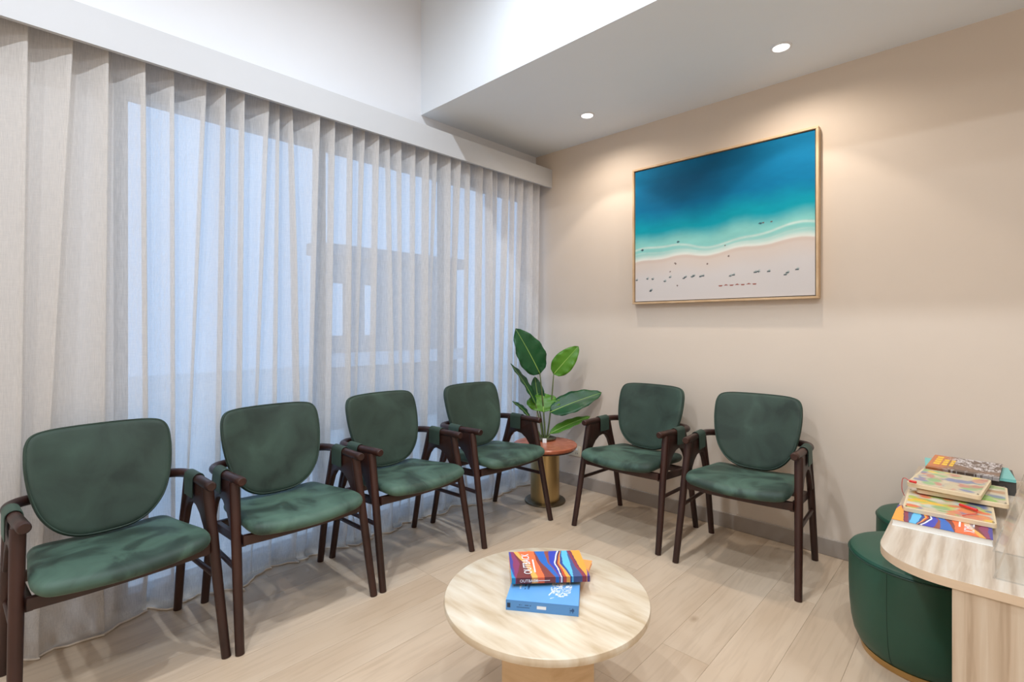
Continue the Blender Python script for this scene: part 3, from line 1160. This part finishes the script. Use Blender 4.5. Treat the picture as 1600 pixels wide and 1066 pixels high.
def stem(root, end, bulge=(0, 0)):
    tos = lambda p: RT * p[0] + UPV * p[1] + FW * p[2]
    A, Bq = tos(root), end
    mid = (A + Bq) / 2 + RT * bulge[0] + FW * bulge[1]
    P = catmull([A, mid, Bq], 6)
    tube('stem', [tuple(p) for p in P], [0.0062 - 0.0026 * k / (len(P) - 1) for k in range(len(P))], M['stem'], pl, seg=8)


def px(x, y, back=0.0):
    """crop measurement (4.845 px per photo pixel) to metres right / up of the planter"""
    dpt = 3.38 + back
    k = dpt / 780.56
    u, v = 780 + x / 4.845, 500 + y / 4.845
    rgt = (u - 800) * k
    up = 1.15 + (508.5 - v) * k
    o = PC - np.array([2.517, -2.9007, 0])
    return (rgt - o @ RT, up - 0.378, dpt - o @ FW)


LEAVES = [
    # base, tip, depth base, depth tip, width, facing, material, stem root
    ((308, 408), (122, 66), 0.00, -0.06, 0.215, (0.25, 0.35, 1), 'leaf', (0.012, 0.01, 0.02)),
    ((412, 412), (600, 200), 0.03, 0.00, 0.150, (-0.2, 0.1, 1), 'leaf_light', (0.026, 0.01, 0.01)),
    ((385, 700), (775, 552), -0.02, 0.02, 0.165, (0.0, 0.75, 0.85), 'leaf', (0.020, 0.01, -0.01)),
    ((335, 700), (330, 556), 0.00, 0.07, 0.240, (0.0, 0.5, 1.0), 'leaf_light', (0.008, 0.01, -0.02)),
    ((275, 640), (84, 332), 0.00, -0.04, 0.110, (0.95, 0.15, 0.30), 'leaf', (-0.004, 0.01, 0.0)),
    ((300, 660), (268, 430), 0.06, 0.08, 0.105, (0.1, -0.1, 1), 'leaf', (0.0, 0.01, 0.03)),
    ((230, 745), (97, 618), 0.02, 0.00, 0.070, (0.8, 0.5, 0.35), 'leaf', (-0.014, 0.01, 0.0)),
    ((382, 862), (690, 733), 0.00, 0.06, 0.085, (0.2, 0.9, 0.50), 'leaf_light', (0.024, 0.01, -0.02)),
]
for b, tp, db, dt, wd, fc, mt, rt in LEAVES:
    e = leaf(px(*b, db), px(*tp, dt), wd, fc, M[mt], droop=0.012)
    stem(rt, e, (0.004, 0.0))
# child meshes are given relative to the planter
cd = tag(box('place_card', -0.013, 0.013, -0.001, 0.001, 0.0, 0.028, M['card']), 'tiny white card propped in front of the plant on the side table', 'card')
cd.location = (TX - 0.005, TY + 0.002, 0.3782)
cd.rotation_euler = (-0.35, 0, 0.70)

# ------------------------------------------------------------------ painting on the beige wall
PX0, PX1, PZ0, PZ1, PYF = 0.8551, 1.9002, 1.285, 2.1481, -0.043
PWd, PHt = PX1 - PX0, PZ1 - PZ0


def sea(u, v):
    """aerial beach: v = 0 bottom, 1 top"""
    n1 = vnoise(u * 6, v * 6, 21)
    n2 = vnoise(u * 18, v * 40, 22)
    n3 = vnoise(u * 3.0 + 5, v * 3.5, 23, 3)
    shore = 0.295 + 0.055 * u + 0.010 * np.sin(u * 9) + 0.012 * (vnoise(u * 5, v * 0, 30) - 0.5) + 0.010 * np.sin(u * 21 + 1)
    h = v - shore
    sand = np.array(lin(214, 208, 206))
    sand2 = np.array(lin(216, 202, 192))
    deep = np.array(lin(2, 64, 96))
    blue = np.array(lin(0, 112, 156))
    turq = np.array(lin(4, 150, 168))
    pale = np.array(lin(136, 202, 196))
    foam = np.array(lin(228, 232, 224))
    mix = lambda a, b, t: a * (1 - t[:, None]) + b * t[:, None]
    c = np.tile(sand, (len(u), 1))
    c = mix(c, np.tile(sand2, (len(u), 1)), sstep(-0.16, -0.02, h) * 0.9)
    w = mix(np.tile(foam, (len(u), 1)), np.tile(pale, (len(u), 1)), sstep(0.0, 0.05, h) * (0.6 + 0.4 * n2))
    w = mix(w, np.tile(pale, (len(u), 1)), sstep(0.03, 0.08, h))
    wl = np.exp(-((h - 0.075 - 0.02 * np.sin(u * 7 + 1)) / 0.008) ** 2) * (0.4 + 0.6 * n2)
    wl2 = np.exp(-((h - 0.045 - 0.015 * np.sin(u * 5 + 2)) / 0.006) ** 2) * n2
    w = mix(w, np.tile(foam, (len(u), 1)), np.clip(0.75 * wl + 0.5 * wl2, 0, 1))
    w = mix(w, np.tile(turq, (len(u), 1)), sstep(0.10, 0.22, h + 0.05 * (n1 - 0.5)))
    w = mix(w, np.tile(blue, (len(u), 1)), sstep(0.20, 0.40, h + 0.10 * (n1 - 0.5)))
    dk = np.exp(-(((u - 0.42 - 0.30 * (v - 0.80)) / 0.33) ** 2 + ((v - 0.90) / 0.20) ** 2)) + 0.35 * np.exp(-(((u - 0.22) / 0.2) ** 2 + ((v - 0.80) / 0.12) ** 2))
    dk = np.clip(dk * (0.55 + 0.8 * n3), 0, 1)
    w = mix(w, np.tile(deep, (len(u), 1)), dk)
    w = w * (0.93 + 0.14 * n2)[:, None]
    c = mix(c, w, sstep(-0.004, 0.006, h))
    wet = np.exp(-((h + 0.012) / 0.012) ** 2) * 0.35
    c = mix(c, np.tile(np.array(lin(206, 180, 164)), (len(u), 1)), wet)
    # tiny umbrellas, bathers and a row of loungers
    r = np.random.default_rng(9)

    def dot(x, y, rx, ry, col):
        m = ((u - x) / rx) ** 2 + ((v - y) / ry) ** 2 < 1
        c[m] = lin(*col)
    for x, y in ((0.01, 0.165), (0.085, 0.17), (0.12, 0.165), (0.20, 0.142), (0.235, 0.17), (0.32, 0.155), (0.33, 0.163), (0.37, 0.162), (0.38, 0.168), (0.42, 0.16), (0.435, 0.163), (0.59, 0.15), (0.605, 0.155), (0.72, 0.163), (0.735, 0.166), (0.785, 0.163), (0.865, 0.135), (0.875, 0.147), (0.92, 0.163), (0.105, 0.075), (0.11, 0.082)):
        dot(x, y, 0.0085, 0.0055, (70, 84, 90))
        dot(x + 0.004, y + 0.007, 0.006, 0.005, (176, 186, 184))
    for k in range(7):
        dot(0.535 + 0.030 * k, 0.087 + 0.002 * (k % 2), 0.011, 0.004, (150, 74, 58))
    for x, y in ((0.28, 0.105), (0.46, 0.245), (0.27, 0.265), (0.265, 0.27), (0.58, 0.285), (0.235, 0.21), (0.05, 0.395), (0.285, 0.425), (0.745, 0.48), (0.76, 0.48), (0.80, 0.48), (0.56, 0.36)):
        dot(x, y, 0.005, 0.005, (110, 90, 84))
    for x, y in ((0.05, 0.39), (0.285, 0.422), (0.745, 0.478)):
        dot(x, y, 0.010, 0.005, (58, 92, 104))
    return c


pa = tag(empty('framed_painting', ((PX0 + PX1) / 2, 0, PZ0)), 'large framed aerial beach painting, turquoise sea above pale sand, on the beige wall', 'painting')
hw = PWd / 2
fo = 0.012
for nm, b in (('frame_side', (-hw, hw, 0, fo)), ('frame_side', (-hw, hw, PHt - fo, PHt)), ('frame_side', (-hw, -hw + fo, fo, PHt - fo)), ('frame_side', (hw - fo, hw, fo, PHt - fo))):
    box(nm, b[0], b[1], PYF, -0.001, b[2], b[3], M['frame_oak'], pa, bevel=0.0012, seg=1)
box('backing', -hw + fo, hw - fo, -0.024, -0.002, fo, PHt - fo, M['dark_cover'], pa)
gp = 0.005
painted_grid('canvas', 300, 250, lambda u, v: np.c_[-hw + fo + gp + u * (PWd - 2 * fo - 2 * gp), 0 * u - 0.034, fo + gp + v * (PHt - 2 * fo - 2 * gp)], sea, M['canvas'], pa)
box('stretcher_bar', -hw + fo + gp, hw - fo - gp, -0.0335, -0.024, fo + gp, PHt - fo - gp, M['card'], pa)

# power outlet low on the wall
po_ = tag(empty('power_outlet', (0.362, 0, 0.252)), 'cream double power outlet low on the beige wall behind the side table', 'outlet')
box('plate', -0.058, 0.058, -0.012, -0.0005, -0.036, 0.036, M['cream'], po_, bevel=0.003)
for s in (-1, 1):
    box('switch', s * 0.03 - 0.007, s * 0.03 + 0.007, -0.015, -0.012, 0.008, 0.022, M['card'], po_)
    for k in (-1, 1):
        box('socket_slot', s * 0.03 + k * 0.007 - 0.0015, s * 0.03 + k * 0.007 + 0.0015, -0.0125, -0.0119, -0.020, -0.008, M['dark_cover'], po_)


# ------------------------------------------------------------------ green stools
def stool(x, y, label):
    t = tag(empty('stool', (x, y, 0)), label, 'stool', 'round green vinyl stools')
    R = 0.215
    lathe('base_ring', [(0.170, 0.0), (0.178, 0.001), (0.182, 0.024), (0.175, 0.026)], M['gold'], t, 72)
    body = [(0.176, 0.022), (0.188, 0.034), (0.200, 0.060), (0.208, 0.100), (0.213, 0.16), (R, 0.22), (R, 0.28), (0.2145, 0.325), (0.213, 0.338)]
    lathe('body', body, M['vinyl'], t, 72)
    lathe('cushion', [(0.211, 0.338), (0.213, 0.344), (0.209, 0.352), (0.196, 0.358), (0.15, 0.364), (0.08, 0.367), (0.02, 0.368)], M['vinyl'], t, 72)
    pip = [(0.2145 * math.cos(2 * PI * k / 72), 0.2145 * math.sin(2 * PI * k / 72), 0.340) for k in range(72)]
    tube('piping', pip, 0.0028, M['vinyl_seam'], t, seg=6, closed=True)
    for k in range(4):
        a = -1.95 + k * PI / 2
        tube('seam', [(r * math.cos(a), r * math.sin(a), z) for r, z in body], 0.0012, M['vinyl_seam'], t, seg=5)
    return t


stool(2.352, -0.672, 'round green vinyl stool with gold base ring under the near part of the table')
stool(2.375, -0.228, 'round green vinyl stool standing against the wall behind the other stool')

# ------------------------------------------------------------------ activity table
KZ = 0.52
KX0, KX1, KY0, KY1, KR = 2.286, 3.10, -1.249, -0.03, 0.155
kt = tag(empty('activity_table', (KX0, KY0, 0)), 'pale ash activity table with rounded corner and panel leg at right edge', 'table')
out = []
for k in range(13):
    a = PI + PI / 2 * k / 12
    out.append((KR + KR * math.cos(a), KR + KR * math.sin(a)))
out += [(KX1 - KX0, 0), (KX1 - KX0, KY1 - KY0), (0, KY1 - KY0)]
top = prism('table_top', out, KZ - 0.024, KZ, M['ash'], kt, bevel=0.0008, seg=1, angle=0.8)
me = top.data
me.materials.append(M['ash_edge'])
for p in me.polygons:
    if abs(p.normal.z) < 0.5:
        p.material_index = 1
box('panel_leg', 0.163, KX1 - KX0 - 0.05, 0.004, 0.030, 0, KZ - 0.024, M['ash_v'], kt, bevel=0.001, seg=1)
box('panel_leg', 0.45, KX1 - KX0 - 0.05, KY1 - KY0 - 0.04, KY1 - KY0 - 0.012, 0, KZ - 0.024, M['ash_v'], kt, bevel=0.001, seg=1)

# things on the activity table ------------------------------------
# striped paperback, seen from its fore-edge side (rotated half a turn)
outback('striped colourful outback book at the front of the activity table', (2.522, -0.768, KZ), PI + 0.012, 0.0, H=0.021, under='paper')


def blobs(seed, pal, ground):
    def f(u, v):
        c = np.tile(np.array(lin(*ground)), (len(u), 1))
        r = np.random.default_rng(seed)
        for k in range(80):
            x, y = r.random(2)
            rx, ry = 0.05 + 0.08 * r.random(), 0.045 + 0.065 * r.random()
            an = (r.random() - 0.5) * 0.9
            du, dv = u - x, v - y
            e = ((du * math.cos(an) + dv * math.sin(an)) / rx) ** 2 + ((-du * math.sin(an) + dv * math.cos(an)) / ry) ** 2
            m = np.clip(1.6 - e, 0, 1)[:, None] * 0.95
            c = c * (1 - m) + np.array(lin(*pal[r.integers(len(pal))])) * m
        return c
    return f


def maze_board(label, loc, rz, L, D, H, seed, pal, pen, ground=(214, 196, 166)):
    t = tag(empty('magnetic_maze_board', loc, rz), label, 'toy', 'wooden magnetic maze boards')
    rr = 0.012
    o = []
    for cx, cy, a0 in ((L - rr, rr, -PI / 2), (L - rr, D - rr, 0), (rr, D - rr, PI / 2), (rr, rr, PI)):
        for k in range(5):
            a = a0 + PI / 2 * k / 4
            o.append((cx + rr * math.cos(a), cy + rr * math.sin(a)))
    prism('tray', o, 0, H - 0.003, M['birch'], t, bevel=0.001, seg=1, angle=0.8)
    m = 0.007
    painted_grid('picture', 90, 90, lambda u, v: np.c_[m + u * (L - 2 * m), m + v * (D - 2 * m), 0 * u + H - 0.0026], blobs(seed, pal, ground), M['print'], t)
    box('cover_sheet', 0.004, L - 0.004, 0.004, D - 0.004, H - 0.0022, H - 0.0002, M['acrylic'], t)
    for sx in (0.008, L - 0.008):
        for sy in (0.008, D - 0.008):
            lathe('screw', [(0.003, H - 0.0003), (0.002, H + 0.0008)], M['bronze'], t, 10, center=(sx, sy, 0))
    if pen:
        (x0, y0), (x1, y1), cord = pen
        p = tube('pen', [(x0, y0, H + 0.005), (x1, y1, H + 0.005)], 0.0045, M['red'], t, seg=10)
        tube('cord', [tuple(q) for q in catmull(cord, 6)], 0.0011, M['red'], p, seg=5)
    return t


PAL1 = [(236, 116, 70), (246, 196, 70), (206, 208, 196), (150, 182, 120), (104, 120, 166), (230, 136, 100), (226, 216, 196), (196, 204, 96), (240, 150, 90)]
PAL2 = [(134, 140, 172), (216, 156, 130), (150, 190, 130), (240, 212, 100), (222, 204, 172), (206, 140, 120), (214, 196, 160)]
PAL3 = [(150, 190, 90), (206, 206, 186), (130, 140, 160), (196, 150, 110), (224, 218, 196), (170, 190, 130)]
zB1 = KZ + 0.0216
maze_board('wooden maze board with red pen lying across its colourful picture', (2.311, -0.834, zB1), 0.035, 0.222, 0.235, 0.017, 3, PAL1,
           ((0.140, 0.118), (0.180, 0.088), [(0.180, 0.088, 0.0215), (0.178, 0.06, 0.0185), (0.160, 0.035, 0.0185), (0.145, 0.012, 0.0180)]))
zB3 = zB1 + 0.0185
maze_board('wooden maze board sandwiched under the rounded board in the pile', (2.330, -0.648, zB3), 0.0, 0.232, 0.240, 0.017, 8, PAL3, None)
zB2 = zB3 + 0.0190
maze_board('rounded wooden maze board on top of the board pile with red cord hanging at left', (2.303, -0.655, zB2), -0.10, 0.194, 0.262, 0.018, 15, PAL2,
           ((0.012, -0.010), (0.030, -0.012), [(0.012, -0.010, 0.023), (-0.006, 0.0, 0.028), (-0.014, 0.012, 0.012), (-0.016, 0.02, -0.02), (-0.012, 0.035, -0.045)]))


def tree_photo(u, v):
    n = vnoise(u * 8, v * 5, 41)
    n2 = vnoise(u * 26, v * 12, 42)
    c = np.tile(np.array(lin(206, 198, 196)), (len(u), 1))
    br = (np.abs(n - 0.5) < 0.07) | (np.abs(n2 - 0.5) < 0.05)
    c[br] = lin(112, 92, 80)
    trunk = (v < 0.40 + 0.12 * np.sin(u * 6)) & (v > 0.14) & (u > 0.16)
    c[trunk] = np.array(lin(126, 98, 80)) * (0.7 + 0.7 * n2[trunk])[:, None]
    warm = sstep(0.42, 0.12, u)[:, None]
    c = c * (1 - warm) + np.array(lin(206, 120, 66)) * warm
    lower = (v < 0.12)
    c[lower] = c[lower] * 0.7
    return c


book('hardback', 0.250, 0.215, 0.050, 'thick dark book at the bottom of the pile against the wall on the activity table', 'books against the wall on the activity table', None, M['dark_cover'], (2.338, -0.300, KZ), 0.03)
book('paperback', 0.256, 0.200, 0.010, 'teal covered book jutting out below the tree photograph book', 'books against the wall on the activity table', None, M['teal_cover'], (2.332, -0.318, KZ + 0.0505), 0.085)
tp = book('hardback', 0.208, 0.262, 0.012, 'book with orange and brown tree photograph cover on top of the rear pile', 'books against the wall on the activity table', tree_photo, M['dark_cover'], (2.334, -0.352, KZ + 0.0612), -0.05)
fc = [o for o in tp.children if o.name.startswith('front_cover')][0]
for k, (x0, w_) in enumerate(((0.014, 0.020), (0.040, 0.016), (0.062, 0.012))):
    for j in range(4 if k == 0 else 3):
        V, F = box_data(x0, x0 + w_, 0.075 + 0.042 * j, 0.108 + 0.042 * j, 0.0122, 0.0126)
        part('title_block', V, F, M['ink_yellow'], fc)

# clear acrylic sign holder leaning away from the books
ah = tag(empty('acrylic_stand', (2.522, -1.176, KZ)), 'clear acrylic leaning brochure stand on the activity table beside the books', 'stand')
th = 0.004


def slab(name, p, q, r, s_, n, thick, mat):
    a = [np.array(v, float) for v in (p, q, r, s_)]
    nn = np.array(n, float) / np.linalg.norm(n) * thick
    V = a + [v + nn for v in a]
    F = [(0, 1, 2, 3), (7, 6, 5, 4), (0, 4, 5, 1), (1, 5, 6, 2), (2, 6, 7, 3), (3, 7, 4, 0)]
    o = part(name, V, F, mat, ah)
    o.data.materials.append(M['acrylic_edge'])
    for k, p_ in enumerate(o.data.polygons):
        if k >= 2:
            p_.material_index = 1
    return o


h_ = 0.28
dxl = h_ * 0.27
slab('panel', (0, 0, 0), (0, 0.205, 0), (dxl, 0.205, h_), (dxl, 0, h_), (1, 0, -0.2), th, M['acrylic_panel'])
slab('foot', (0.006, 0, 0), (0.14, 0, 0), (0.14, 0.205, 0), (0.006, 0.205, 0), (0, 0, 1), th, M['acrylic'])
